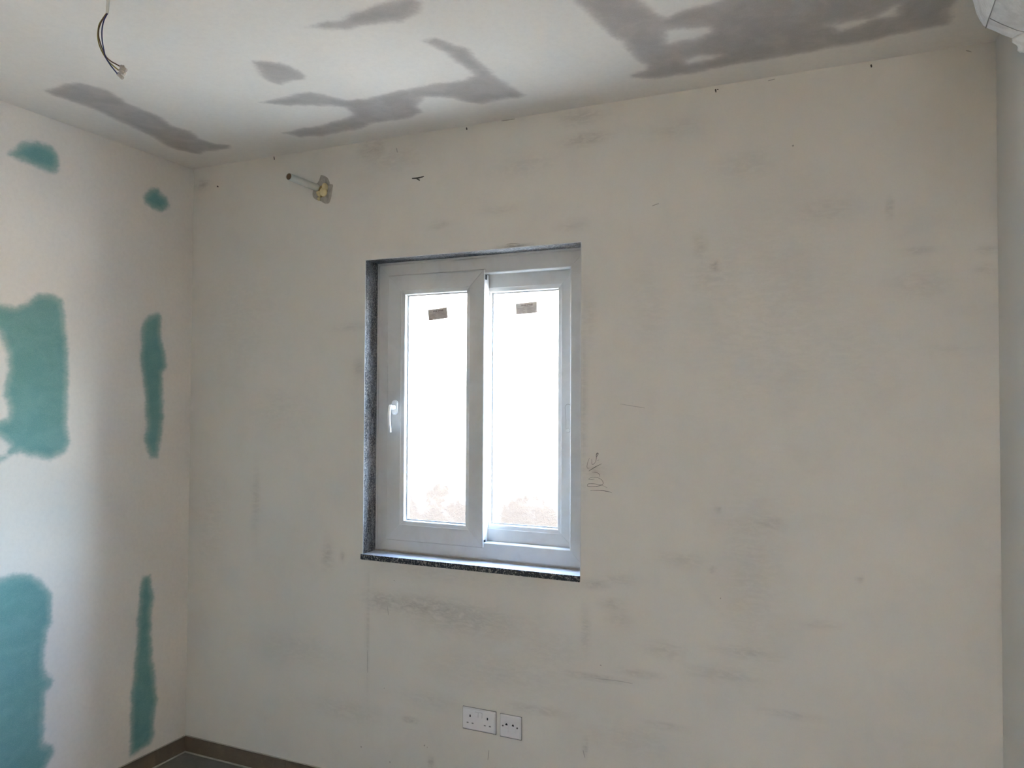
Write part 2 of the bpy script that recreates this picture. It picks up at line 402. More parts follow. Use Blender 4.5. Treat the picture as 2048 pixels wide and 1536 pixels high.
def glass_mat():
    """thin pane: clear transmission, Fresnel reflection"""
    m = bpy.data.materials.new('window_glass')
    m.use_nodes = True
    nt = m.node_tree
    nt.nodes.clear()
    tr = N(nt, 'ShaderNodeBsdfTransparent')
    tr.inputs[0].default_value = (0.96, 0.98, 0.97, 1)
    gl = N(nt, 'ShaderNodeBsdfGlossy', i_Roughness=0.01)
    lw = N(nt, 'ShaderNodeLayerWeight', i_Blend=0.5)
    fr = math_(nt, 'ADD', math_(nt, 'MULTIPLY', math_(nt, 'POWER', lw.outputs['Facing'], 5.0), 0.90), 0.04)
    # faint dust on the pane
    co = obj_co(nt)
    dn = noise(nt, 18, 5, 0.7, co=co)
    df = N(nt, 'ShaderNodeBsdfDiffuse')
    df.inputs[0].default_value = (0.7, 0.7, 0.7, 1)
    ms1 = N(nt, 'ShaderNodeMixShader')
    nt.links.new(ramp(nt, dn.outputs[0], 0.45, 0.8, 0.0, 0.03), ms1.inputs[0])
    nt.links.new(tr.outputs[0], ms1.inputs[1])
    nt.links.new(df.outputs[0], ms1.inputs[2])
    ms = N(nt, 'ShaderNodeMixShader')
    nt.links.new(fr, ms.inputs[0])
    nt.links.new(ms1.outputs[0], ms.inputs[1])
    nt.links.new(gl.outputs[0], ms.inputs[2])
    out = N(nt, 'ShaderNodeOutputMaterial')
    nt.links.new(ms.outputs[0], out.inputs[0])
    return m

def film_mat(name, col, transp, transl):
    """thin plastic / paper: diffuse front, light glows through"""
    m = bpy.data.materials.new(name)
    m.use_nodes = True
    nt = m.node_tree
    b = nt.nodes['Principled BSDF']
    co = obj_co(nt)
    n = noise(nt, 26, 5, 0.65, 0.6, co=co)
    c = mix(nt, ramp(nt, n.outputs[0], 0.3, 0.7), tuple(v * 0.84 for v in col), tuple(min(1, v * 1.10) for v in col))
    nt.links.new(c, b.inputs['Base Color'])
    b.inputs['Roughness'].default_value = 0.35
    if transp == 0.10:
        wv = noise(nt, 38, 6, 0.75, 2.2, co=co)
        bump(nt, b, wv.outputs[0], 0.30, 0.006)
    out = nt.nodes['Material Output']
    tl = N(nt, 'ShaderNodeBsdfTranslucent')
    nt.links.new(c, tl.inputs[0])
    a = N(nt, 'ShaderNodeMixShader', i_0=transl)
    nt.links.new(b.outputs[0], a.inputs[1])
    nt.links.new(tl.outputs[0], a.inputs[2])
    tr = N(nt, 'ShaderNodeBsdfTransparent')
    f = N(nt, 'ShaderNodeMixShader', i_0=transp)
    nt.links.new(a.outputs[0], f.inputs[1])
    nt.links.new(tr.outputs[0], f.inputs[2])
    nt.links.new(f.outputs[0], out.inputs[0])
    return m

def exterior_mat():
    m, nt, b = new_mat('rough_exterior_render')
    co = obj_co(nt)
    n1 = noise(nt, 1.3, 5, 0.65, 0.5, co=co)
    n2 = noise(nt, 26, 6, 0.75, 0.6, co=co)
    n3 = noise(nt, 6, 4, 0.6, 0.5, co=co)
    geo = N(nt, 'ShaderNodeNewGeometry')
    sep = N(nt, 'ShaderNodeSeparateXYZ')
    nt.links.new(geo.outputs['Position'], sep.inputs[0])
    c = mix(nt, ramp(nt, n1.outputs[0], 0.3, 0.7), (0.36, 0.335, 0.295), (0.32, 0.295, 0.255))
    # wall colour darkened low down to stand in for dimmer light; ochre, dark pits
    dim_height = math_(nt, 'ADD', sep.outputs[2], math_(nt, 'MULTIPLY', math_(nt, 'SUBTRACT', n3.outputs[0], 0.5), 1.2))
    low = ramp(nt, dim_height, 0.80, 1.35, 1.0, 0.0)
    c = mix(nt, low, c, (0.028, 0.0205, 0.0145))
    pits = math_(nt, 'MULTIPLY', ramp(nt, n2.outputs[0], 0.60, 0.70), ramp(nt, n3.outputs[0], 0.42, 0.62, 0.0, 1.0))
    c = mix(nt, math_(nt, 'MULTIPLY', pits, 0.9), c, (0.012, 0.010, 0.009))
    nt.links.new(c, b.inputs['Base Color'])
    b.inputs['Roughness'].default_value = 0.95
    bump(nt, b, n2.outputs[0], 0.5, 0.01)
    return m

def tile_mat(name, col, col2, rough):
    m, nt, b = new_mat(name)
    co = N(nt, 'ShaderNodeNewGeometry').outputs['Position']
    n1 = noise(nt, 5, 6, 0.7, 0.8, co=co)
    n2 = noise(nt, 45, 4, 0.6, co=co)
    c = mix(nt, ramp(nt, n1.outputs[0], 0.3, 0.7), col, col2)
    c = mix(nt, ramp(nt, n2.outputs[0], 0.5, 0.8, 0.0, 0.25), c, tuple(v * 1.6 for v in col2))
    nt.links.new(c, b.inputs['Base Color'])
    b.inputs['Roughness'].default_value = rough
    return m

M = {}
M['back'] = wall_back_mat()
M['left'] = plaster_with_patches('skim_over_green_board', (0.755, 0.705, 0.645), (0.730, 0.688, 0.635),
                                 (0.135, 0.300, 0.285), (0.165, 0.335, 0.320), 0.012, 0.026, (1.0, 1.0, 1.6))
M['ceiling'] = plaster_with_patches('skim_over_grey_filler', (0.765, 0.725, 0.665), (0.735, 0.70, 0.645),
                                    (0.385, 0.357, 0.330), (0.45, 0.418, 0.388), 0.014, 0.034, (1.0, 1.0, 1.0))
M['right'] = plain('render_skim', (0.725, 0.695, 0.640), 0.85, var=0.05, scale=3.0, spec=0.25)
M['granite'] = granite_mat('dusty_black_granite', 'top')
M['reveal'] = granite_mat('smeared_dark_granite', 'smear')
M['frame'] = frame_mat()
M['glass'] = glass_mat()
M['gasket'] = plain('grey_gasket_and_shadow', (0.20, 0.20, 0.195), 0.6)
M['sash_shadow'] = plain('sash_shadow_grey', (0.27, 0.27, 0.265), 0.8)
M['handle'] = plain('white_handle_enamel', (0.88, 0.89, 0.90), 0.25, var=0.02, spec=0.5)
M['black'] = plain('dark_void', (0.010, 0.010, 0.010), 0.8)
M['paper'] = film_mat('sticker_paper', (0.60, 0.53, 0.48), 0.0, 0.05)
M['ink'] = plain('sticker_ink', (0.20, 0.15, 0.14), 0.8)
M['ink_pale'] = plain('sticker_ink_pale', (0.36, 0.29, 0.26), 0.8)
M['film'] = film_mat('crinkled_plastic_film', (0.84, 0.84, 0.84), 0.10, 0.20)
M['acbody'] = plain('appliance_plastic', (0.70, 0.70, 0.69), 0.4)
M['crease'] = plain('film_crease', (0.30, 0.30, 0.29), 0.6)
M['pvc'] = plain('grey_white_pvc', (0.56, 0.56, 0.51), 0.4, var=0.05)
M['bore_shade'] = plain('pipe_bore_shade', (0.10, 0.055, 0.025), 0.8)
M['mortar'] = plain('rough_mortar', (0.38, 0.345, 0.30), 0.95, var=0.25, scale=80, bmp=0.6)
M['foam'] = plain('yellow_foam', (0.62, 0.52, 0.29), 0.8, var=0.15, scale=60, bmp=0.4)
M['foam_dark'] = plain('aged_foam', (0.30, 0.21, 0.08), 0.9, var=0.3, scale=90)
M['socket'] = plain('white_socket_plastic', (0.715, 0.69, 0.70), 0.35, var=0.03)
M['screw'] = plain('screw_metal', (0.10, 0.10, 0.10), 0.4, 0.8)
M['sheath'] = plain('cable_sheath', (0.62, 0.62, 0.58), 0.5)
M['brown'] = plain('brown_wire', (0.10, 0.045, 0.015), 0.45)
M['yellow'] = plain('yellow_green_wire', (0.22, 0.19, 0.03), 0.45)
M['blue'] = plain('blue_wire', (0.01, 0.015, 0.10), 0.45)
M['clear'] = film_mat('clear_connector', (0.80, 0.70, 0.62), 0.5, 0.2)
M['brass'] = plain('brass', (0.55, 0.38, 0.25), 0.35, 0.9)
M['skirt'] = tile_mat('brown_skirting_tile', (0.135, 0.100, 0.070), (0.165, 0.125, 0.092), 0.5)
M['tile'] = tile_mat('grey_floor_tile', (0.175, 0.165, 0.143), (0.22, 0.205, 0.18), 0.5)
M['grout'] = plain('pale_grout', (0.45, 0.42, 0.36), 0.9, var=0.1)
M['pencil'] = plain('pencil_graphite', (0.10, 0.095, 0.09), 0.7)
M['scuff'] = plain('dark_scuff', (0.06, 0.055, 0.05), 0.8)
M['scuff_pale'] = plain('pale_scuff', (0.38, 0.36, 0.33), 0.85)
M['ext'] = exterior_mat()
M['blocker_ext'] = plain('blocker_render', (0.70, 0.66, 0.60), 0.9, var=0.08, scale=5)
M['ground'] = plain('concrete_paving', (0.46, 0.395, 0.32), 0.9, var=0.15, scale=6)
M['wood'] = plain('door_lining_wood', (0.42, 0.36, 0.30), 0.6, var=0.1)

# ------------------------------------------------------------------ object helpers
def link(name, me, mat, parent=None):
    o = bpy.data.objects.new(name, me)
    COL.objects.link(o)
    if mat is not None and not me.materials:
        me.materials.append(mat)
    if parent is not None:
        o.parent = parent
    return o

def finish(bm, name, mat, parent=None, smooth=False):
    bmesh.ops.recalc_face_normals(bm, faces=bm.faces)
    me = bpy.data.meshes.new(name)
    bm.to_mesh(me)
    bm.free()
    if smooth:
        me.polygons.foreach_set('use_smooth', [True] * len(me.polygons))
    return link(name, me, mat, parent)

def empty(name, loc=(0, 0, 0), label=None, cat=None, group=None, kind=None):
    o = bpy.data.objects.new(name, None)
    o.empty_display_size = 0.05
    o.location = loc
    COL.objects.link(o)
    return tag(o, label, cat, group, kind)

def tag(o, label=None, cat=None, group=None, kind=None):
    for k, v in (('label', label), ('category', cat), ('group', group), ('kind', kind)):
        if v:
            o[k] = v
    return o

def rel(o, parent):
    """parent keeping world coordinates (parents are unrotated)"""
    o.parent = parent
    o.matrix_parent_inverse = Matrix.Translation(parent.location).inverted()
    return o

def add_box(bm, x0, x1, y0, y1, z0, z1, bevel=0.0, seg=2):
    r = bmesh.ops.create_cube(bm, size=1.0)
    vs_ = r['verts']
    for v in vs_:
        v.co = Vector(((x0 + x1) / 2 + v.co.x * (x1 - x0), (y0 + y1) / 2 + v.co.y * (y1 - y0), (z0 + z1) / 2 + v.co.z * (z1 - z0)))
    if bevel:
        es = list({e for v in vs_ for e in v.link_edges})
        bmesh.ops.bevel(bm, geom=es, offset=bevel, segments=seg, affect='EDGES', profile=0.5)

def box(name, mat, b, bevel=0.0, parent=None, seg=2):
    bm = bmesh.new()
    add_box(bm, *b, bevel=bevel, seg=seg)
    o = finish(bm, name, mat)
    if parent is not None:
        rel(o, parent)
    return o

def add_tube(bm, pts, radii, seg=12, cap=True):
    pts = [Vector(p) for p in pts]
    if not hasattr(radii, '__len__'):
        radii = [radii] * len(pts)
    rings = []
    prev = None
    for i, p in enumerate(pts):
        t = (pts[min(i + 1, len(pts) - 1)] - pts[max(i - 1, 0)]).normalized()
        if prev is None:
            a = Vector((0, 0, 1)) if abs(t.z) < 0.9 else Vector((1, 0, 0))
            n = t.cross(a).normalized()
        else:
            n = (prev - t * prev.dot(t)).normalized()
        prev = n
        bi = t.cross(n)
        rings.append([bm.verts.new(p + (n * math.cos(k * math.tau / seg) + bi * math.sin(k * math.tau / seg)) * radii[i]) for k in range(seg)])
    for a, b in zip(rings, rings[1:]):
        for k in range(seg):
            bm.faces.new((a[k], a[(k + 1) % seg], b[(k + 1) % seg], b[k]))
    if cap:
        bm.faces.new(rings[0][::-1])
        bm.faces.new(rings[-1])
    return rings

def catmull(pts, n=6):
    pts = [Vector(p) for p in pts]
    out = []
    for i in range(len(pts) - 1):
        p0, p1, p2, p3 = pts[max(i - 1, 0)], pts[i], pts[i + 1], pts[min(i + 2, len(pts) - 1)]
        for k in range(n):
            t = k / n
            out.append(0.5 * ((2 * p1) + (p2 - p0) * t + (2 * p0 - 5 * p1 + 4 * p2 - p3) * t * t + (3 * p1 - p0 - 3 * p2 + p3) * t ** 3))
    out.append(pts[-1])
    return out

def add_prism(bm, poly, y0, y1):
    """polygon in the x-z plane extruded along y"""
    a = [bm.verts.new((x, y0, z)) for x, z in poly]
    b = [bm.verts.new((x, y1, z)) for x, z in poly]
    n = len(poly)
    bm.faces.new(a)
    bm.faces.new(b[::-1])
    for i in range(n):
        bm.faces.new((a[i], a[(i + 1) % n], b[(i + 1) % n], b[i]))

# ------------------------------------------------------------------ gridded wall sheets with painted-on distance attributes
def poly_sd(P, poly):
    """signed distance, + inside, of points P (n,2)"""
    a = np.array(poly)
    b = np.roll(a, -1, axis=0)
    d = np.full(len(P), 1e9)
    inside = np.zeros(len(P), bool)
    for (x0, y0), (x1, y1) in zip(a, b):
        e = np.array((x1 - x0, y1 - y0))
        w = P - (x0, y0)
        t = np.clip((w @ e) / max(e @ e, 1e-12), 0, 1)
        d = np.minimum(d, np.hypot(w[:, 0] - t * e[0], w[:, 1] - t * e[1]))
        c = (y0 > P[:, 1]) != (y1 > P[:, 1])
        with np.errstate(divide='ignore', invalid='ignore'):
            xi = (x1 - x0) * (P[:, 1] - y0) / (y1 - y0 if y1 != y0 else 1e-12) + x0
        inside ^= c & (P[:, 0] < xi)
    return np.where(inside, d, -d)

def ticks(lo, hi, fine_lo, fine_hi, fine, coarse, extra=()):
    t = [lo, hi, *extra]
    n = max(1, round((fine_hi - fine_lo) / fine))
    t += list(np.linspace(fine_lo, fine_hi, n + 1))
    for a, b in ((lo, fine_lo), (fine_hi, hi)):
        if b - a > 1e-6:
            t += list(np.linspace(a, b, max(1, round((b - a) / coarse)) + 1))
    t = np.unique(np.round(t, 5))
    keep = [t[0]]
    for v in t[1:]:
        if v - keep[-1] > 0.0008:
            keep.append(v)
        elif v in extra or v == hi:
            keep[-1] = v
    return np.array(keep)

def sheet(name, us, vs_, to3d, mat, values, attr_name, owner, flip=False, skip=None, parent=None, n_owner=0, part_names=()):
    """a grid of quads; owner[i,j] says which object (0 = the wall itself, k = patch k) each cell goes to"""
    nu, nv = len(us), len(vs_)
    U, V = np.meshgrid(us, vs_, indexing='ij')
    P3 = to3d(U.ravel(), V.ravel())
    idx = np.arange(nu * nv).reshape(nu, nv)
    quads = np.stack([idx[:-1, :-1], idx[1:, :-1], idx[1:, 1:], idx[:-1, 1:]], axis=-1).reshape(-1, 4)
    if flip:
        quads = quads[:, ::-1]
    own = owner.ravel()
    if skip is not None:
        own = np.where(skip.ravel(), -1, own)
    objs = []
    for k in range(n_owner + 1):
        q = quads[own == k]
        if not len(q):
            objs.append(None)
            continue
        used, inv = np.unique(q, return_inverse=True)
        me = bpy.data.meshes.new(name if k == 0 else part_names[k - 1])
        me.from_pydata(P3[used].tolist(), [], inv.reshape(-1, 4).tolist())
        at = me.attributes.new(attr_name, 'FLOAT', 'POINT')
        at.data.foreach_set('value', values[used].astype(np.float32))
        me.update()
        objs.append(link(me.name, me, mat))
    return objs

# ------------------------------------------------------------------ window wall
ux = ticks(XL, XR, XL, XR, 0.012, 0.1, (WL, WR))
vz = ticks(0.0, ZC, 0.0, ZC, 0.012, 0.1, (WB - 0.022, WT))
U, V = np.meshgrid(ux, vz, indexing='ij')
smv = np.zeros(U.size)
for cx, cz, rx, rz, s in SMUDGES:
    r2 = ((U.ravel() - cx) / max(rx, 0.008)) ** 2 + ((V.ravel() - cz) / max(rz, 0.008)) ** 2
    smv = np.maximum(smv, s * np.exp(-r2 * 0.9)) + 0.25 * np.minimum(smv, s * np.exp(-r2 * 0.9))
cu = (ux[:-1] + ux[1:]) / 2
cv = (vz[:-1] + vz[1:]) / 2
CU, CV = np.meshgrid(cu, cv, indexing='ij')
hole = (CU > WL) & (CU < WR) & (CV > WB - 0.022) & (CV < WT)
wall_back = sheet('wall_back', ux, vz, lambda u, v: np.stack([u, np.full_like(u, YB), v], 1), M['back'], smv, 'smudge',
                  np.zeros(CU.shape, int), flip=False, skip=hole)[0]
tag(wall_back, 'smudged pale grey skimmed wall around the white sliding window', kind='structure')
# masonry body behind the skim
for nm, b in (('wall_core', (XL - 0.2, WL - 0.021, YB + 0.002, YB + 0.20, -0.2, ZC + 0.2)),
              ('wall_core', (WR + 0.021, XR + 0.2, YB + 0.002, YB + 0.20, -0.2, ZC + 0.2)),
              ('wall_core', (WL - 0.021, WR + 0.021, YB + 0.002, YB + 0.20, -0.2, WB - 0.024)),
              ('wall_core', (WL - 0.021, WR + 0.021, YB + 0.002, YB + 0.20, WT + 0.021, ZC + 0.2))):
    box(nm, M['right'], b, parent=wall_back)

def ribbons(name, strokes, mat, parent, px, lift, taper=True):
    bm = bmesh.new()
    for wdt, pts in strokes:
        c = catmull([(x, 0, z) for x, z in pts], 5)
        n = len(c)
        A, B = [], []
        for i, p in enumerate(c):
            t = (c[min(i + 1, n - 1)] - c[max(i - 1, 0)])
            t = t.normalized() if t.length > 1e-9 else Vector((1, 0, 0))
            s = Vector((-t.z, 0, t.x))
            h = wdt * px * 0.5 * ((0.45 + 0.55 * math.sin(math.pi * (i + 0.5) / n)) if taper else 1) * (0.85 + 0.3 * random.random())
            A.append(bm.verts.new((p.x + s.x * h, YB - lift, p.z + s.z * h)))
            B.append(bm.verts.new((p.x - s.x * h, YB - lift, p.z - s.z * h)))
        for i in range(n - 1):
            bm.faces.new((A[i], A[i + 1], B[i + 1], B[i]))
    o = finish(bm, name, mat)
    return rel(o, parent)

pw = ribbons('pencil_writing', PENCIL, M['pencil'], wall_back, 0.0021, 0.0006)
pw['label'] = 'pencilled numbers scribbled sideways on the wall'
DARK = {0, 1, 3, 4, 5, 6, 7, 10}
for nm, keep, mt in (('nail_mark', True, 'scuff'), ('scuff_mark', False, 'scuff_pale')):
    o = ribbons(nm, [s for i, s in enumerate(SCUFFS) if (i in DARK) == keep], M[mt], wall_back, 0.0021, 0.0006)
    o['kind'] = 'stuff'

# ------------------------------------------------------------------ left wall with bare green board showing through
uy = ticks(YR, YB, 1.55, YB, 0.009, 0.25)
uz = ticks(0.0, ZC, 0.0, ZC, 0.009, 0.1)
U, V = np.meshgrid(uy, uz, indexing='ij')
P = np.stack([U.ravel(), V.ravel()], 1)
names = list(GREEN_PATCHES)
sds = np.stack([poly_sd(P, GREEN_PATCHES[n]) for n in names], 1)
for hpoly in GREEN_HOLES:
    hs = poly_sd(P, hpoly)
    i = names.index('middle')
    sds[:, i] = np.minimum(sds[:, i], -hs)
sd = sds.max(1)
best = sds.argmax(1)
g = lambda a: a.reshape(U.shape)
sc4 = (g(sd)[:-1, :-1] + g(sd)[1:, :-1] + g(sd)[1:, 1:] + g(sd)[:-1, 1:]) / 4
own = np.where(sc4 > -0.004, g(best)[:-1, :-1] + 1, 0)
objs = sheet('wall_left', uy, uz, lambda u, v: np.stack([np.full_like(u, XL), u, v], 1), M['left'], sd, 'sd', own,
             n_owner=len(names), part_names=['green_board_patch'] * len(names))
wall_left = tag(objs[0], 'pale plastered wall with bare green plasterboard patches', kind='structure')
GL = {'small_upper': 'small slanted green board patch high on the wall', 'dot': 'tiny dark green patch near the upper corner',
      'middle': 'big squarish green board patch at mid height', 'strip': 'upper narrow vertical green strip beside the corner',
      'lower': 'large blue-green board patch low on the wall', 'strip_low': 'lower narrow vertical green strip above the skirting'}
for n, o in zip(names, objs[1:]):
    if o:
        rel(o, wall_left)
        o['label'] = GL[n]
box('wall_core', M['right'], (XL - 0.2, XL - 0.002, YR - 0.15, YB + 0.002, -0.2, ZC + 0.2), parent=wall_left)

# ------------------------------------------------------------------ ceiling with grey filler patches
ux2 = ticks(XL, XR, XL, XR, 0.011, 0.1)
uy2 = ticks(YR, YB, 1.0, YB, 0.011, 0.25)
U, V = np.meshgrid(ux2, uy2, indexing='ij')
P = np.stack([U.ravel(), V.ravel()], 1)
names = list(CEILING_PATCHES)
sds = np.stack([poly_sd(P, CEILING_PATCHES[n]) for n in names], 1)
for hpoly in CEILING_HOLES:
    hs = poly_sd(P, hpoly)
    i = names.index('E')
    sds[:, i] = np.minimum(sds[:, i], -hs)
sd = sds.max(1)
best = sds.argmax(1)
g = lambda a: a.reshape(U.shape)
sc4 = (g(sd)[:-1, :-1] + g(sd)[1:, :-1] + g(sd)[1:, 1:] + g(sd)[:-1, 1:]) / 4
own = np.where(sc4 > -0.004, g(best)[:-1, :-1] + 1, 0)
objs = sheet('ceiling', ux2, uy2, lambda u, v: np.stack([u, v, np.full_like(u, ZC)], 1), M['ceiling'], sd, 'sd', own,
             flip=True, n_owner=len(names), part_names=['filler_patch'] * len(names))
ceiling = tag(objs[0], 'white plasterboard ceiling with sanded grey filler patches', kind='structure')
CLB = {'A': 'long grey filler band over the left wall', 'B': 'streaked grey filler smear at the middle of the ceiling',
       'C': 'small diamond-shaped grey filler patch', 'D': 'branching grey filler patch above the window',
       'E': 'largest dark grey filler patch towards the right wall'}
for n, o in zip(names, objs[1:]):
    if o:
        rel(o, ceiling)
        o['label'] = CLB[n]
box('roof_slab', M['right'], (XL - 0.2, XR + 0.2, YR - 0.15, YB + 0.20, ZC + 0.002, ZC + 0.2), parent=ceiling)

# ------------------------------------------------------------------ right and rear walls, added rear window
wall_right = box('wall_right', M['right'], (XR, XR + 0.2, YR - 0.15, YB, 0.0, ZC))
tag(wall_right, 'plain grey skimmed wall at the right edge', kind='structure')
bm = bmesh.new()
add_box(bm, XL, REAR[0], YR - 0.15, YR, 0.0, ZC)
add_box(bm, REAR[1], XR, YR - 0.15, YR, 0.0, ZC)
add_box(bm, REAR[0], REAR[1], YR - 0.15, YR, REAR[3], ZC)
add_box(bm, REAR[0], REAR[1], YR - 0.15, YR, 0.0, REAR[2])
wall_rear = tag(finish(bm, 'wall_rear', M['right']), 'plain wall with an added tall narrow window behind the viewer', kind='structure')
added_win = empty('added_window', ((REAR[0] + REAR[1]) / 2, YR, REAR[2]), 'added tall narrow white framed window behind the viewer, lighting the back wall', kind='structure')  # unseen window added to brighten the back wall
for x0, x1, z0, z1 in ((REAR[0], REAR[0] + 0.04, REAR[2], REAR[3]), (REAR[1] - 0.04, REAR[1], REAR[2], REAR[3]),
                       (REAR[0] + 0.04, REAR[1] - 0.04, REAR[2], REAR[2] + 0.04), (REAR[0] + 0.04, REAR[1] - 0.04, REAR[3] - 0.04, REAR[3])):
    box('added_window_frame', M['frame'], (x0, x1, YR - 0.11, YR - 0.06, z0, z1), 0.003, added_win)
box('pane', M['glass'], (REAR[0] + 0.04, REAR[1] - 0.04, YR - 0.087, YR - 0.083, REAR[2] + 0.04, REAR[3] - 0.04), 0.0, added_win)

# ------------------------------------------------------------------ tiled floor and skirting
floor = box('floor', M['grout'], (XL, XR, YR - 0.15, YB, -0.06, -0.0015))
tag(floor, 'grey tiled floor at the foot of the walls', kind='structure')
TS, JT = 0.60, 0.003
x = XL + 0.012
ix = 0
while x < XR - 0.01:
    y = YB - 0.012
    x1 = min(x + TS, XR - 0.001)
    while y > YR + 0.01:
        y1 = max(y - TS, YR + 0.001)
        box('floor_tile', M['tile'], (x + JT / 2, x1 - JT / 2, y1 + JT / 2, y - JT / 2, -0.010, 0.0), 0.0012, floor, seg=1)
        y = y1
    x = x1

def skirting(name, axis, fixed, lo, hi, side, label):
    """tile skirting pieces along an axis, with a bead of sealant above"""
    r = empty(name, (fixed if axis == 'y' else lo, lo if axis == 'y' else fixed, 0), label, kind='structure')
    p, k = lo, 0
    while p < hi - 0.01:
        e = min(p + 0.60, hi)
        a, b = p + 0.001, e - 0.001
        if axis == 'x':
            t = (a, b, min(fixed, fixed + side * 0.009), max(fixed, fixed + side * 0.009), 0.001, 0.072)
        else:
            t = (min(fixed, fixed + side * 0.009), max(fixed, fixed + side * 0.009), a, b, 0.001, 0.072)
        box('skirting_tile', M['skirt'], t, 0.001, r, seg=1)
        p = e
    for z0, z1, th in ((0.0722, 0.0765, 0.004), (0.0003, 0.006, 0.0135)):
        if axis == 'x':
            t = (lo, hi, min(fixed, fixed + side * th), max(fixed, fixed + side * th), z0, z1)
        else:
            t = (min(fixed, fixed + side * th), max(fixed, fixed + side * th), lo, hi, z0, z1)
        s_ = box('sealant_bead', M['grout'], t, 0.001, r, seg=1)
    return r

skirting('baseboard_back', 'x', YB, XL + 0.0, XR, -1, 'brown tile skirting along the window wall')
skirting('baseboard_left', 'y', XL, YR, YB - 0.0095, 1, 'brown tile skirting along the green patched wall')
skirting('baseboard_right', 'y', XR, YR, YB - 0.0095, -1, 'brown tile skirting along the right wall')

# ------------------------------------------------------------------ sliding window
def mitred(name, rect, prof, mats, parent, y0, gap=0.0004):
    """four mitred members swept round a rectangle. prof: closed list of (inset or (l,b,r,t), depth)"""
    x0, x1, z0, z1 = rect
    ins = [(p[0] if isinstance(p[0], tuple) else (p[0],) * 4) for p in prof]
    dep = [p[1] for p in prof]
    n = len(prof)
    def corner(i, c):
        l, b, r, t = ins[i]
        return ((x0 + l, z0 + b), (x1 - r, z0 + b), (x1 - r, z1 - t), (x0 + l, z1 - t))[c]
    out = []
    for side in range(4):
        c0, c1 = side, (side + 1) % 4
        d = ((1, 0), (0, 1), (-1, 0), (0, -1))[side]
        bm = bmesh.new()
        A, B = [], []
        for i in range(n):
            a, b = corner(i, c0), corner(i, c1)
            A.append(bm.verts.new((a[0] + d[0] * gap, y0 + dep[i], a[1] + d[1] * gap)))
            B.append(bm.verts.new((b[0] - d[0] * gap, y0 + dep[i], b[1] - d[1] * gap)))
        for i in range(n):
            j = (i + 1) % n
            bm.faces.new((A[i], A[j], B[j], B[i]))
        bm.faces.new(A[::-1])
        bm.faces.new(B)
        out.append(rel(finish(bm, name[side % 2], mats), parent))
    return out

window = empty('window_1', ((WL + WR) / 2, YB, WB), 'white two-panel sliding window set in a dark granite reveal', kind='structure')
# granite lining of the reveal and the sill
box('reveal_lining', M['reveal'], (WL - 0.020, WL, YB + 0.0015, YB + 0.105, WB - 0.02, WT + 0.020), 0.0, window)
box('reveal_lining', M['reveal'], (WR, WR + 0.020, YB + 0.0015, YB + 0.105, WB - 0.02, WT + 0.020), 0.0, window)
box('reveal_lining', M['reveal'], (WL, WR, YB + 0.0015, YB + 0.105, WT, WT + 0.020), 0.0, window)
sill = box('window_sill', M['granite'], (WL - 0.009, WR + 0.001, YB - 0.007, YB + 0.20, WB - 0.0225, WB + 0.0005), 0.0012, window)
sill['label'] = 'black speckled granite sill with a dusty top'
# plaster arris round the opening
for b in ((WL - 0.0035, WL - 0.0002, YB - 0.0012, YB + 0.004, WB + 0.001, WT), (WL - 0.0035, WR + 0.0035, YB - 0.0012, YB + 0.004, WT + 0.0002, WT + 0.0035), (WR + 0.0002, WR + 0.0030, YB - 0.0012, YB + 0.004, WB + 0.001, WT)):
    box('plaster_edge_bead', M['frame'], b, 0.0006, window, seg=1)
box('mortar_joint', M['mortar'], (WL, WR, YB + 0.084, YB + 0.0905, WB, WB + 0.0075), 0.002, window, seg=1)

fprof = [(0.0, 0.198), (0.0, 0.090), (0.009, 0.090), (0.0095, 0.0935), (0.0125, 0.0935), (0.013, 0.0905), (0.070, 0.0905), (0.073, 0.0925),
         (0.073, 0.137), (0.050, 0.138), (0.050, 0.198)]
frame = empty('outer_frame', ((WL + WR) / 2, YB + 0.09, WB))
rel(frame, window)
frame.matrix_parent_inverse = Matrix.Translation(window.location).inverted()
mitred(('frame_rail', 'frame_jamb'), (WL, WR, WB, WT), fprof, M['frame'], frame, YB)
# running tracks standing in the sill of the frame
for yy in (0.110, 0.165):
    box('track', M['frame'], (WL + 0.073, WR - 0.073, YB + yy - 0.0025, YB + yy + 0.0025, WB + 0.050, WB + 0.0715), 0.0008, frame, seg=1)

def sash(name, rect, front, body, label):
    x0, x1, z0, z1 = rect
    s = empty(name, ((x0 + x1) / 2, YB + front, z0))
    rel(s, window)
    s['label'] = label
    prof = [(body, 0.053), (body, 0.0062), (0.0, 0.0062), (0.0, 0.0025), (0.0025, 0.0), (0.0665, 0.0), (0.0685, 0.0015), (0.0825, 0.0055),
            (0.0840, 0.0080), (0.0840, 0.0240), (0.0885, 0.0255), (0.0885, 0.0345), (0.0840, 0.036), (0.0840, 0.053)]
    mitred(('rail', 'stile'), rect, prof, M['frame'], s, YB + front)
    i = 0.0875
    box('pane', M['glass'], (x0 + i, x1 - i, YB + front + 0.0285, YB + front + 0.0325, z0 + i, z1 - i), 0.0, s)
    bm = bmesh.new()
    for a in ((x0 + 0.0845, x0 + 0.0895, z0 + 0.0845, z1 - 0.0845), (x1 - 0.0895, x1 - 0.0845, z0 + 0.0845, z1 - 0.0845),
              (x0 + 0.0895, x1 - 0.0895, z0 + 0.0845, z0 + 0.0895), (x0 + 0.0895, x1 - 0.0895, z1 - 0.0895, z1 - 0.0845)):
        add_box(bm, a[0], a[1], YB + front + 0.0248, YB + front + 0.0284, a[2], a[3])
    rel(finish(bm, 'gasket', M['gasket']), s)
    return s

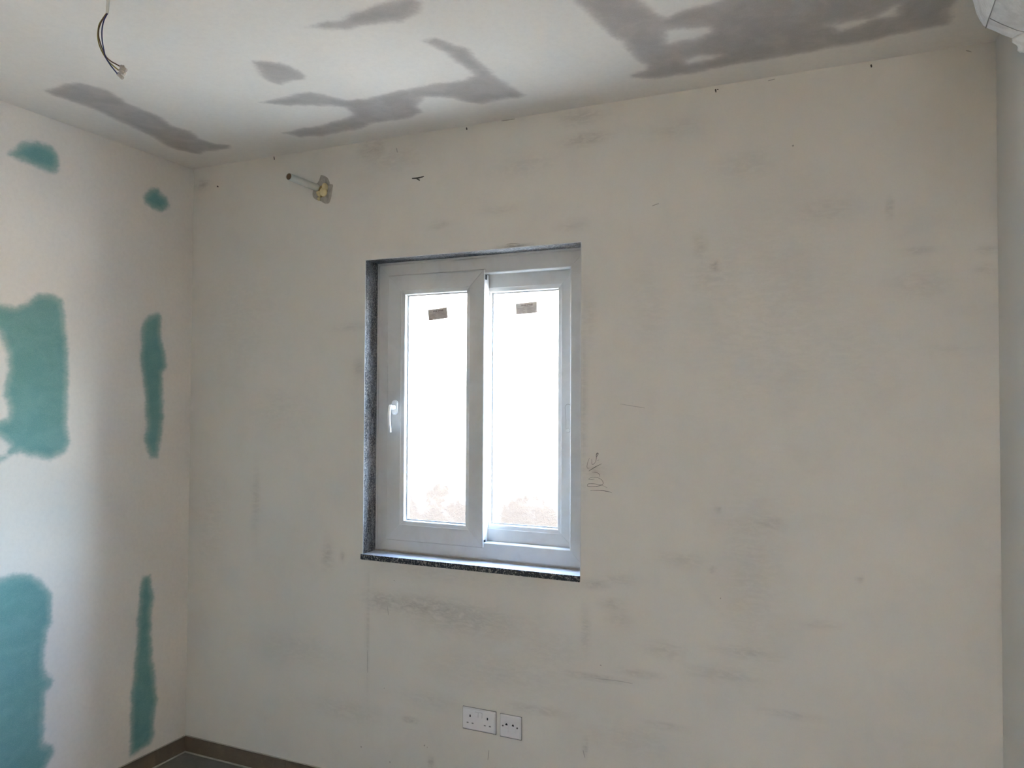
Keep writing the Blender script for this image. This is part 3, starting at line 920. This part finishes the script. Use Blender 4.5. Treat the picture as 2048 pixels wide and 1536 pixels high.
L_RECT = (-1.846, -1.384, 1.0595, 2.190)
R_RECT = (-1.470, -1.002, 1.0615, 2.1875)
sl = sash('sash', L_RECT, 0.083, (0.018, 0.018, 0.004, 0.018), 'front sliding panel with a lever handle')
sr = sash('sash', R_RECT, 0.1395, 0.002, 'rear sliding panel with a flush pull')
# dark strips in place of the shadow line round the front panel
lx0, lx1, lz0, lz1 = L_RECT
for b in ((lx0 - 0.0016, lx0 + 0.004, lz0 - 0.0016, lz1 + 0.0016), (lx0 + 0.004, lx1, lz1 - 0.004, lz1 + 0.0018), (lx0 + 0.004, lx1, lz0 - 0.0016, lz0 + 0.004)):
    box('sash_shadow_line', M['sash_shadow'], (b[0], b[1], YB + 0.0893, YB + 0.0904, b[2], b[3]), 0.0, sl)
# interlock notch at the free corners of the front panel
for z in (2.160, 1.078):
    box('interlock_notch', M['black'], (-1.3885, -1.3862, YB + 0.098, YB + 0.112, z - 0.010, z + 0.010), 0.0, sl)

# lever handle: rosette, neck and drooping lever
hx, hz, hy = -1.8055, 1.6235, YB + 0.083
bm = bmesh.new()
def stadium(cx, cz, r, h, n=10):
    pts = [(cx + r * math.cos(a), cz + h + r * math.sin(a)) for a in np.linspace(0, math.pi, n)]
    pts += [(cx + r * math.cos(a), cz - h + r * math.sin(a)) for a in np.linspace(math.pi, math.tau, n)]
    return pts
add_prism(bm, stadium(hx, hz, 0.0150, 0.0170), hy - 0.0085, hy - 0.0002)
bmesh.ops.bevel(bm, geom=[e for e in bm.edges if all(abs(v.co.y - (hy - 0.0085)) < 1e-6 for v in e.verts)], offset=0.004, segments=3, affect='EDGES')
hp = finish(bm, 'handle_rosette', M['handle'])
rel(hp, sl)
bm = bmesh.new()
add_tube(bm, [(hx, hy - 0.008, hz), (hx, hy - 0.026, hz), (hx, hy - 0.034, hz - 0.001)], [0.0105, 0.0092, 0.0085], 18)
lev = catmull([(hx, hy - 0.036, hz + 0.010), (hx, hy - 0.0425, hz + 0.000), (hx, hy - 0.047, hz - 0.028), (hx, hy - 0.046, hz - 0.062), (hx, hy - 0.039, hz - 0.098), (hx, hy - 0.037, hz - 0.104)], 6)
n = len(lev)
rings = []
for i, p in enumerate(lev):
    t = (lev[min(i + 1, n - 1)] - lev[max(i - 1, 0)]).normalized()
    nx = Vector((1, 0, 0))
    bi = t.cross(nx)
    k = i / (n - 1)
    hw, ht = 0.0068 - 0.0016 * k, 0.0042 - 0.0010 * k
    if i in (0, n - 1):
        hw, ht = hw * 0.6, ht * 0.6
    rings.append([bm.verts.new(p + nx * hw * math.copysign(abs(math.cos(a)) ** 0.6, math.cos(a)) + bi * ht * math.copysign(abs(math.sin(a)) ** 0.6, math.sin(a))) for a in np.linspace(0, math.tau, 16, endpoint=False)])
for a, b in zip(rings, rings[1:]):
    for k in range(16):
        bm.faces.new((a[k], a[(k + 1) % 16], b[(k + 1) % 16], b[k]))
bm.faces.new(rings[0][::-1])
bm.faces.new(rings[-1])
hl = finish(bm, 'handle_lever', M['handle'], smooth=True)
rel(hl, sl)

# flush pull on the rear panel
px_, pz0, pz1, py_ = -1.0402, 1.5395, 1.6285, YB + 0.1395
def keyhole(r_top, r_bot, n=12):
    pts = [(px_ + r_top * math.cos(a), pz1 + r_top * math.sin(a)) for a in np.linspace(-0.12, math.pi + 0.12, n)]
    mid = [(px_ - r_top * 0.93, pz1 - 0.012), (px_ - (r_top * 0.55 + r_bot * 0.45), pz1 - 0.030), (px_ - r_bot, pz1 - 0.050)]
    pts += mid
    pts += [(px_ + r_bot * math.cos(a), pz0 + r_bot * math.sin(a)) for a in np.linspace(math.pi, math.tau, n)]
    pts += [(2 * px_ - x_, z_) for x_, z_ in mid[::-1]]
    return pts
bm = bmesh.new()
add_prism(bm, keyhole(0.0140, 0.0100), py_ - 0.0008, py_ - 0.0001)
o = finish(bm, 'pull_surround', M['crease'])
rel(o, sr)
bm = bmesh.new()
add_prism(bm, keyhole(0.0120, 0.0082), py_ - 0.0018, py_ - 0.0001)
o = finish(bm, 'flush_pull', M['frame'])
rel(o, sr)
bm = bmesh.new()
add_tube(bm, [(px_, py_ - 0.0018, pz0), (px_, py_ - 0.0045, pz0), (px_, py_ - 0.0055, pz0)], [0.0086, 0.0086, 0.0065], 20)
o = finish(bm, 'pull_button', M['frame'])
rel(o, sr)

# ------------------------------------------------------------------ paper stickers on the panes
def sticker(corners, y, label):
    c = [Vector((x_, y, z_)) for x_, z_ in corners]       # TL TR BR BL
    s = empty('glass_sticker', (c[3] + c[2]) / 2, label, 'sticker', 'paper stickers on the window panes')
    ex, ez = (c[1] - c[0]), (c[3] - c[0])
    def at(u, v, lift=0.0):
        p = c[0] + ex * u + ez * v
        return Vector((p.x, y - lift, p.z))
    def quad_slab(name, mat, rects, lift, th):
        bm = bmesh.new()
        for u0, u1, v0, v1 in rects:
            f = [bm.verts.new(at(u, v, lift + th)) for u, v in ((u0, v0), (u1, v0), (u1, v1), (u0, v1))]
            k = [bm.verts.new(at(u, v, lift)) for u, v in ((u0, v0), (u1, v0), (u1, v1), (u0, v1))]
            bm.faces.new(f)
            bm.faces.new(k[::-1])
            for i in range(4):
                bm.faces.new((f[i], k[i], k[(i + 1) % 4], f[(i + 1) % 4]))
        return rel(finish(bm, name, mat), s)
    quad_slab('sticker_sheet', M['paper'], [(0, 1, 0, 1)], 0.0001, 0.00015)
    # the blurred heading: a row of short strokes of unequal height
    heads = []
    u = 0.27
    r = random.Random(3)
    while u < 0.76:
        wd = r.uniform(0.018, 0.040)
        if not 0.46 < u < 0.50:
            heads.append((u, u + wd, 0.13 + r.uniform(0, 0.06), 0.27 + r.uniform(-0.02, 0.05)))
        u += wd + 0.016
    quad_slab('sticker_heading', M['ink'], heads, 0.0003, 0.00005)
    lines = [(0.36, 0.70, 0.36, 0.39)]
    for v in (0.48, 0.58, 0.68, 0.78, 0.88):
        lines += [(0.06, 0.34 + 0.1 * r.random(), v, v + 0.030), (0.52, 0.94 - 0.12 * r.random(), v, v + 0.030)]
    quad_slab('sticker_print', M['ink_pale'], lines, 0.0003, 0.00005)
    return s

sticker([(-1.665, 2.0388), (-1.573, 2.0463), (-1.5667, 1.9997), (-1.6597, 1.9928)], YB + 0.083 + 0.0284,
        'small beige paper sticker, more tilted, on the pane beside the lever handle')
sticker([(-1.2821, 2.0538), (-1.1876, 2.0584), (-1.1863, 2.0115), (-1.2796, 2.0083)], YB + 0.1395 + 0.0284,
        'small beige paper sticker on the rear pane with the flush pull')

# ------------------------------------------------------------------ pipe stub through the wall
PX, PZ = -2.1655, 2.5875
pipe = empty('pipe_stub', (PX, YB, PZ), 'pale plastic pipe stub sticking out of a ragged foam-filled hole', 'pipe')
bm = bmesh.new()
Ly = 0.187
R0, R1 = 0.0155, 0.0138
prof = [(R0, 0.03), (R0, -Ly + 0.001), (R0 - 0.0006, -Ly), (R1 + 0.0003, -Ly), (R1, -Ly + 0.001), (R1, 0.028)]
seg = 32
rings = [[bm.verts.new((PX + r * math.cos(a), YB + y, PZ + r * math.sin(a))) for a in np.linspace(0, math.tau, seg, endpoint=False)] for r, y in prof]
for a, b in zip(rings, rings[1:]):
    for k in range(seg):
        bm.faces.new((a[k], a[(k + 1) % seg], b[(k + 1) % seg], b[k]))
rel(finish(bm, 'pipe_wall', M['pvc'], smooth=False), pipe)
bm = bmesh.new()
add_tube(bm, [(PX, YB - Ly + 0.0022, PZ), (PX, YB + 0.02, PZ)], [R1 - 0.0002, R1 - 0.0002], 24)
rel(finish(bm, 'pipe_bore_shade', M['bore_shade']), pipe)  # dark plug stands in for the shade deep inside the pipe
mort = [(-2.1467, 2.6445), (-2.1282, 2.6381), (-2.1097, 2.6273), (-2.099, 2.6089), (-2.0962, 2.5978), (-2.0792, 2.5917), (-2.084, 2.5601), (-2.0901, 2.5307), (-2.1003, 2.5125), (-2.1186, 2.5111), (-2.1372, 2.5205), (-2.1531, 2.5286), (-2.1771, 2.5376), (-2.1907, 2.5542), (-2.1896, 2.5758), (-2.1800, 2.5980), (-2.1608, 2.6151)]
def blob_plate(name, poly, mat, h, jitter, rows=5):
    """irregular trowelled lump: concentric rings rising from the wall to an uneven top"""
    bm = bmesh.new()
    cx = sum(p[0] for p in poly) / len(poly)
    cz = sum(p[1] for p in poly) / len(poly)
    pp = [tuple(v) for v in catmull([(x_, 0, z_) for x_, z_ in poly] + [(poly[0][0], 0, poly[0][1])], 3)][:-1]
    rr = random.Random(11)
    prev = None
    for k in range(rows + 1):
        f = 1 - k / (rows + 0.6)
        hh = h * min(1.0, k / 1.5)
        ring = [bm.verts.new((cx + (p[0] - cx) * f + rr.uniform(-1, 1) * jitter * (k > 0) * 0.6, YB - hh - (rr.random() * jitter if k else -0.0005), cz + (p[2] - cz) * f + rr.uniform(-1, 1) * jitter * (k > 0) * 0.6)) for p in pp]
        if prev:
            for i in range(len(ring)):
                bm.faces.new((prev[i], prev[(i + 1) % len(ring)], ring[(i + 1) % len(ring)], ring[i]))
        prev = ring
    bm.faces.new(prev)
    return finish(bm, name, mat)
rel(blob_plate('mortar_patch', mort, M['mortar'], 0.003, 0.0022), pipe)
ring_poly = [(-2.121, 2.602), (-2.104, 2.592), (-2.100, 2.570), (-2.108, 2.546), (-2.130, 2.534), (-2.152, 2.540), (-2.168, 2.556), (-2.160, 2.580), (-2.146, 2.600)]
rel(blob_plate('stained_gap', ring_poly, M['foam_dark'], 0.0050, 0.002, 4), pipe)

def lump(name, mat, c, r, seed, amp=0.25, sub=3):
    bm = bmesh.new()
    bmesh.ops.create_icosphere(bm, subdivisions=sub, radius=1.0)
    rr = np.random.default_rng(seed)
    ks = rr.normal(size=(6, 3)) * 2.2
    ph = rr.uniform(0, 6.28, 6)
    for v in bm.verts:
        d = 1 + amp * float(np.mean(np.sin(ks @ np.array(v.co) + ph))) * 1.6
        v.co = Vector((c[0] + v.co.x * r[0] * d, c[1] + v.co.y * r[1] * d, c[2] + v.co.z * r[2] * d))
    return finish(bm, name, mat, smooth=True)
rel(lump('foam_blob', M['foam'], (-2.1175, YB - 0.010, 2.583), (0.0135, 0.014, 0.017), 1), pipe)
rel(lump('foam_blob', M['foam'], (-2.1215, YB - 0.010, 2.560), (0.0165, 0.014, 0.018), 2), pipe)
rel(lump('foam_blob', M['foam'], (-2.1480, YB - 0.008, 2.557), (0.0110, 0.012, 0.012), 3), pipe)
rel(lump('foam_blob', M['foam'], (-2.1520, YB - 0.005, 2.536), (0.0080, 0.008, 0.007), 4), pipe)

# ------------------------------------------------------------------ sockets
def plate(name, x0, x1, z0, z1, parent, th=0.0095):
    """moulded plate with chamfered rim"""
    bm = bmesh.new()
    e, r_ = 0.0046, 0.0022
    def rim(ins, y):
        a0, a1, b0, b1 = x0 + ins, x1 - ins, z0 + ins, z1 - ins
        return [bm.verts.new((x_, y, z_)) for x_, z_ in ((a0 + r_, b0), (a1 - r_, b0), (a1, b0 + r_), (a1, b1 - r_), (a1 - r_, b1), (a0 + r_, b1), (a0, b1 - r_), (a0, b0 + r_))]
    rims = [rim(0.0, YB - 0.0003), rim(0.0, YB - 0.0022), rim(e, YB - th)]
    for a, b in zip(rims, rims[1:]):
        for k in range(8):
            bm.faces.new((a[k], a[(k + 1) % 8], b[(k + 1) % 8], b[k]))
    bm.faces.new(rims[0][::-1])
    bm.faces.new(rims[-1])
    box('plate_shadow_gap', M['gasket'], (x0 - 0.0003, x1 + 0.0010, YB - 0.003, YB - 0.0002, z0 - 0.0014, z1 + 0.0005), 0.0, parent)  # dark backing drawn as the shadow line round the plate
    return rel(finish(bm, name, M['socket']), parent)

SX0, SX1, SZ0, SZ1 = -1.4250, -1.2810, 0.3652, 0.4512
ds = empty('double_socket', ((SX0 + SX1) / 2, YB, SZ0), 'white double power socket low on the wall under the window', 'socket')
plate('face_plate', SX0, SX1, SZ0, SZ1, ds)
fy = YB - 0.0095
scx, scz = (SX0 + SX1) / 2, (SZ0 + SZ1) / 2
for s in (-1, 1):
    cx = scx + s * 0.0375 + 0.001
    box('pin_slot', M['black'], (cx - 0.0025, cx + 0.0025, fy - 0.0004, fy + 0.003, scz + 0.008, scz + 0.0175), 0.0, ds)
    for t in (-1, 1):
        box('pin_slot', M['gasket'], (cx + t * 0.0110 - 0.0040, cx + t * 0.0110 + 0.0040, fy - 0.0004, fy + 0.003, scz - 0.0165, scz - 0.0120), 0.0, ds)
    sx = scx + s * 0.0085
    bm = bmesh.new()
    add_prism(bm, [(sx - 0.0065, scz + 0.012), (sx + 0.0065, scz + 0.012), (sx + 0.0065, scz + 0.031), (sx - 0.0065, scz + 0.031)], fy - 0.0030, fy + 0.001)
    for v in bm.verts:
        if v.co.y < fy - 0.002 and v.co.z > scz + 0.02:
            v.co.y += 0.0022
    rel(finish(bm, 'rocker_switch', M['socket']), ds)
    box('switch_gap', M['gasket'], (sx - 0.0072, sx + 0.0072, fy - 0.0002, fy + 0.001, scz + 0.0112, scz + 0.0318), 0.0, ds)

TX0, TX1, TZ0, TZ1 = -1.2628, -1.1738, 0.3628, 0.4490
dt = empty('data_socket', ((TX0 + TX1) / 2, YB, TZ0), 'white single data outlet plate right of the double power socket', 'socket')
plate('face_plate', TX0, TX1, TZ0, TZ1, dt)
tcx, tcz = (TX0 + TX1) / 2, (TZ0 + TZ1) / 2
for s in (-1, 1):
    jx = tcx + s * 0.0135 - 0.001
    bm = bmesh.new()
    add_tube(bm, [(tcx + s * 0.0300, fy - 0.0012, tcz + 0.002), (tcx + s * 0.0300, fy + 0.001, tcz + 0.002)], 0.0032, 14)
    rel(finish(bm, 'plate_screw', M['screw']), dt)
    box('jack_frame', M['socket'], (jx - 0.0095, jx + 0.0095, fy - 0.0010, fy + 0.001, tcz - 0.021, tcz + 0.016), 0.0004, dt, seg=1)
    box('jack_opening', M['black'], (jx - 0.0045, jx + 0.0045, fy - 0.0013, fy + 0.001, tcz + 0.006, tcz + 0.0105), 0.0, dt)
    box('jack_opening', M['black'], (jx - 0.0022, jx + 0.0022, fy - 0.0013, fy + 0.001, tcz + 0.0105, tcz + 0.0135), 0.0, dt)
    box('jack_shutter', M['socket'], (jx - 0.0070, jx + 0.0070, fy - 0.0022, fy + 0.001, tcz - 0.018, tcz - 0.003), 0.0006, dt, seg=1)

# ------------------------------------------------------------------ cable hanging from the ceiling light point
foot = Vector(CABLE[-1])
cab = empty('hanging_cable', (CABLE[0][0], CABLE[0][1], ZC), 'grey ceiling light cable ending in three bare coloured wires', 'cable')
bm = bmesh.new()
add_tube(bm, catmull([(CABLE[0][0] + 0.004, CABLE[0][1], ZC - 0.0005), (CABLE[0][0] + 0.003, CABLE[0][1], 2.60)] + CABLE, 6), 0.0027, 12)
rel(finish(bm, 'cable_sheath', M['sheath'], smooth=True), cab)
for nm, mt in (('brown', 'brown'), ('yellow_green', 'yellow'), ('blue', 'blue')):
    bm = bmesh.new()
    add_tube(bm, catmull(WIRES[nm], 6), 0.00115, 8)
    o = rel(finish(bm, 'wire', M[mt], smooth=True), cab)
    o['label'] = nm.replace('_', ' and ') + ' insulated wire'
for a, b in CONNECTORS:
    a, b = Vector(a), Vector(b)
    d = (b - a).normalized()
    bm = bmesh.new()
    add_tube(bm, [a - d * 0.001, a, b, b + d * 0.0008], [0.0028, 0.0036, 0.0036, 0.0030], 10)
    m_ = a.lerp(b, 0.5)
    add_tube(bm, [m_, m_ + Vector((0.2, -0.5, 0.84)).normalized() * 0.0052], [0.0026, 0.0026], 10)
    c_ = rel(finish(bm, 'terminal_connector', M['clear']), cab)
    bm = bmesh.new()
    add_tube(bm, [a + d * 0.001, b - d * 0.001], 0.0018, 8)
    rel(finish(bm, 'brass_insert', M['brass']), c_)

# ------------------------------------------------------------------ wall unit wrapped in plastic film, top right
ac = empty('wrapped_air_conditioner', (XR, 1.0, 2.17), 'wall-mounted unit wrapped in crinkled white plastic film near the ceiling', 'air conditioner')
Y0, Y1 = 0.60, 1.42
prof = [(XR - 0.001, 2.520), (0.330, 2.524), (0.250, 2.522), (0.195, 2.512), (0.168, 2.488), (0.158, 2.440), (0.160, 2.370), (0.166, 2.310), (0.173, 2.278), (0.178, 2.261),
        (0.183, 2.252), (0.190, 2.244), (0.210, 2.229), (0.242, 2.2115), (0.290, 2.192), (0.340, 2.178), (XR - 0.001, 2.168)]
pc = catmull([(a, 0, b) for a, b in prof], 5)
inner = [(p.x + (0.29 - p.x) * 0.06, p.z + (2.35 - p.z) * 0.06) for p in pc]
bm = bmesh.new()
add_prism(bm, [(x_, z_) for x_, z_ in inner], Y0 + 0.015, Y1 - 0.012)
rel(finish(bm, 'unit_body', M['acbody']), ac)
ks = rng.normal(size=(26, 3)) * np.array([55, 38, 55])
ph = rng.uniform(0, 6.28, 26)
am = rng.uniform(0.3, 1.0, 26)
def crinkle(p):
    s = np.sin(ks @ np.array(p) + ph)
    return float(np.sum(am * (1 - 2 * np.abs(s) ** 0.6)) / 26)
bm = bmesh.new()
ys = list(np.linspace(Y0, Y1 - 0.006, 110))
rings = []
for j, y_ in enumerate(ys):
    ring = []
    for i, p in enumerate(pc):
        t = (pc[min(i + 1, len(pc) - 1)] - pc[max(i - 1, 0)]).normalized()
        nrm = Vector((t.z, 0, -t.x))
        if nrm.dot(Vector((p.x - 0.30, 0, p.z - 2.35))) < 0:
            nrm = -nrm
        amp = 0.0075 * min(1.0, (len(pc) - 1 - i) / 6, i / 6)
        d = crinkle((p.x, y_, p.z)) * amp
        ring.append(bm.verts.new((min(p.x + nrm.x * d, XR - 0.0005), y_, p.z + nrm.z * d)))
    rings.append(ring)
for f, yy in ((0.93, Y1 - 0.001), (0.6, Y1 + 0.002), (0.25, Y1 + 0.001)):
    rings.append([bm.verts.new((min(0.29 + (v.co.x - 0.29) * f, XR - 0.0005), yy + crinkle(v.co) * 0.003, 2.35 + (v.co.z - 2.35) * f)) for v in rings[len(ys) - 1]])
for a, b in zip(rings, rings[1:]):
    for k in range(len(pc) - 1):
        bm.faces.new((a[k], a[k + 1], b[k + 1], b[k]))
bm.faces.new(rings[-1])
bm.faces.new(rings[0][::-1])
rel(finish(bm, 'film_wrap', M['film'], smooth=False), ac)
# folded seams showing as dark lines
bm = bmesh.new()
add_tube(bm, [(0.1893, y_, 2.2447 + 0.0006 * math.sin(y_ * 60)) for y_ in np.linspace(0.75, Y1 - 0.008, 24)], 0.0008, 6)
rel(finish(bm, 'film_fold', M['crease'], smooth=True), ac)
bm = bmesh.new()
add_tube(bm, [(0.1895, 1.372, 2.2415), (0.205, 1.373, 2.2300), (0.225, 1.376, 2.2180), (0.250, 1.374, 2.2055)], 0.0005, 6)
rel(finish(bm, 'film_fold', M['crease'], smooth=True), ac)
rel(lump('film_bunch', M['film'], (0.246, 1.405, 2.2095), (0.019, 0.022, 0.012), 9, 0.35), ac)

# ------------------------------------------------------------------ outside: narrow yard, the neighbouring wall, the lane to the right
yo = YB + 0.25 + 2.5
nw = box('neighbouring_wall', M['ext'], (-9.0, -1.0, yo, yo + 0.25, -0.4, 2.75))
tag(nw, 'rough sunlit exterior wall seen through the window', kind='structure')
gr = box('yard_ground', M['ground'], (-12.0, 14.0, YB + 0.20, YB + 22.0, -0.5, -0.3))
tag(gr, 'pale concrete yard outside the window', kind='structure')
tr_ = box('bounce_ground', M['ground'], (-7.0, 6.0, YR - 7.0, YR - 0.15, -0.25, -0.02))  # added to bounce light in through the rear window
tag(tr_, 'added concrete terrace bouncing light into the room from behind', kind='structure')
cp = box('blocker_canopy', M['right'], (-5.0, 4.0, YR - 4.6, YR - 0.15, 2.55, 2.70))  # added to keep sun and sky light from the rear window
tag(cp, 'added canopy blocking sun and sky over the rear terrace', kind='structure')
gw = box('sky_blocker_wall', M['blocker_ext'], (-7.0, 6.0, YR - 7.2, YR - 7.0, -0.25, 3.4))  # unseen wall added to cut the sky light from the rear
tag(gw, 'added wall blocking sky at the far end of the rear terrace', kind='structure')
for b in ((-5.2, -5.0, YR - 7.0, YR - 0.15, -0.25, 3.4), (4.0, 4.2, YR - 7.0, YR - 0.15, -0.25, 3.4)):  # side walls added to close off more sky light
    tag(box('sky_blocker_wall', M['blocker_ext'], b), 'added wall blocking sky on the %s of the rear terrace' % ('left' if b[0] < 0 else 'right'), kind='structure')
for nm, b in (('sun_blocker_wing', (XR + 0.2, 7.5, YR - 0.15, YB + 0.20, -0.3, 5.0)), ('sun_blocker_wing', (-9.0, XL - 0.2, YR - 0.15, YB + 0.20, -0.3, 5.0)), ('sun_blocker_storey', (XL - 0.2, XR + 0.2, YR - 0.15, YB + 0.20, ZC + 0.21, 5.0))):  # unseen blocks added to hold the sun off the yard
    tag(box(nm, M['blocker_ext'], b), 'added upper storey keeping sun off the neighbouring wall' if nm == 'sun_blocker_storey' else 'added house block shading the yard on the %s of the room' % ('left' if b[0] < -4 else 'right'), kind='structure')
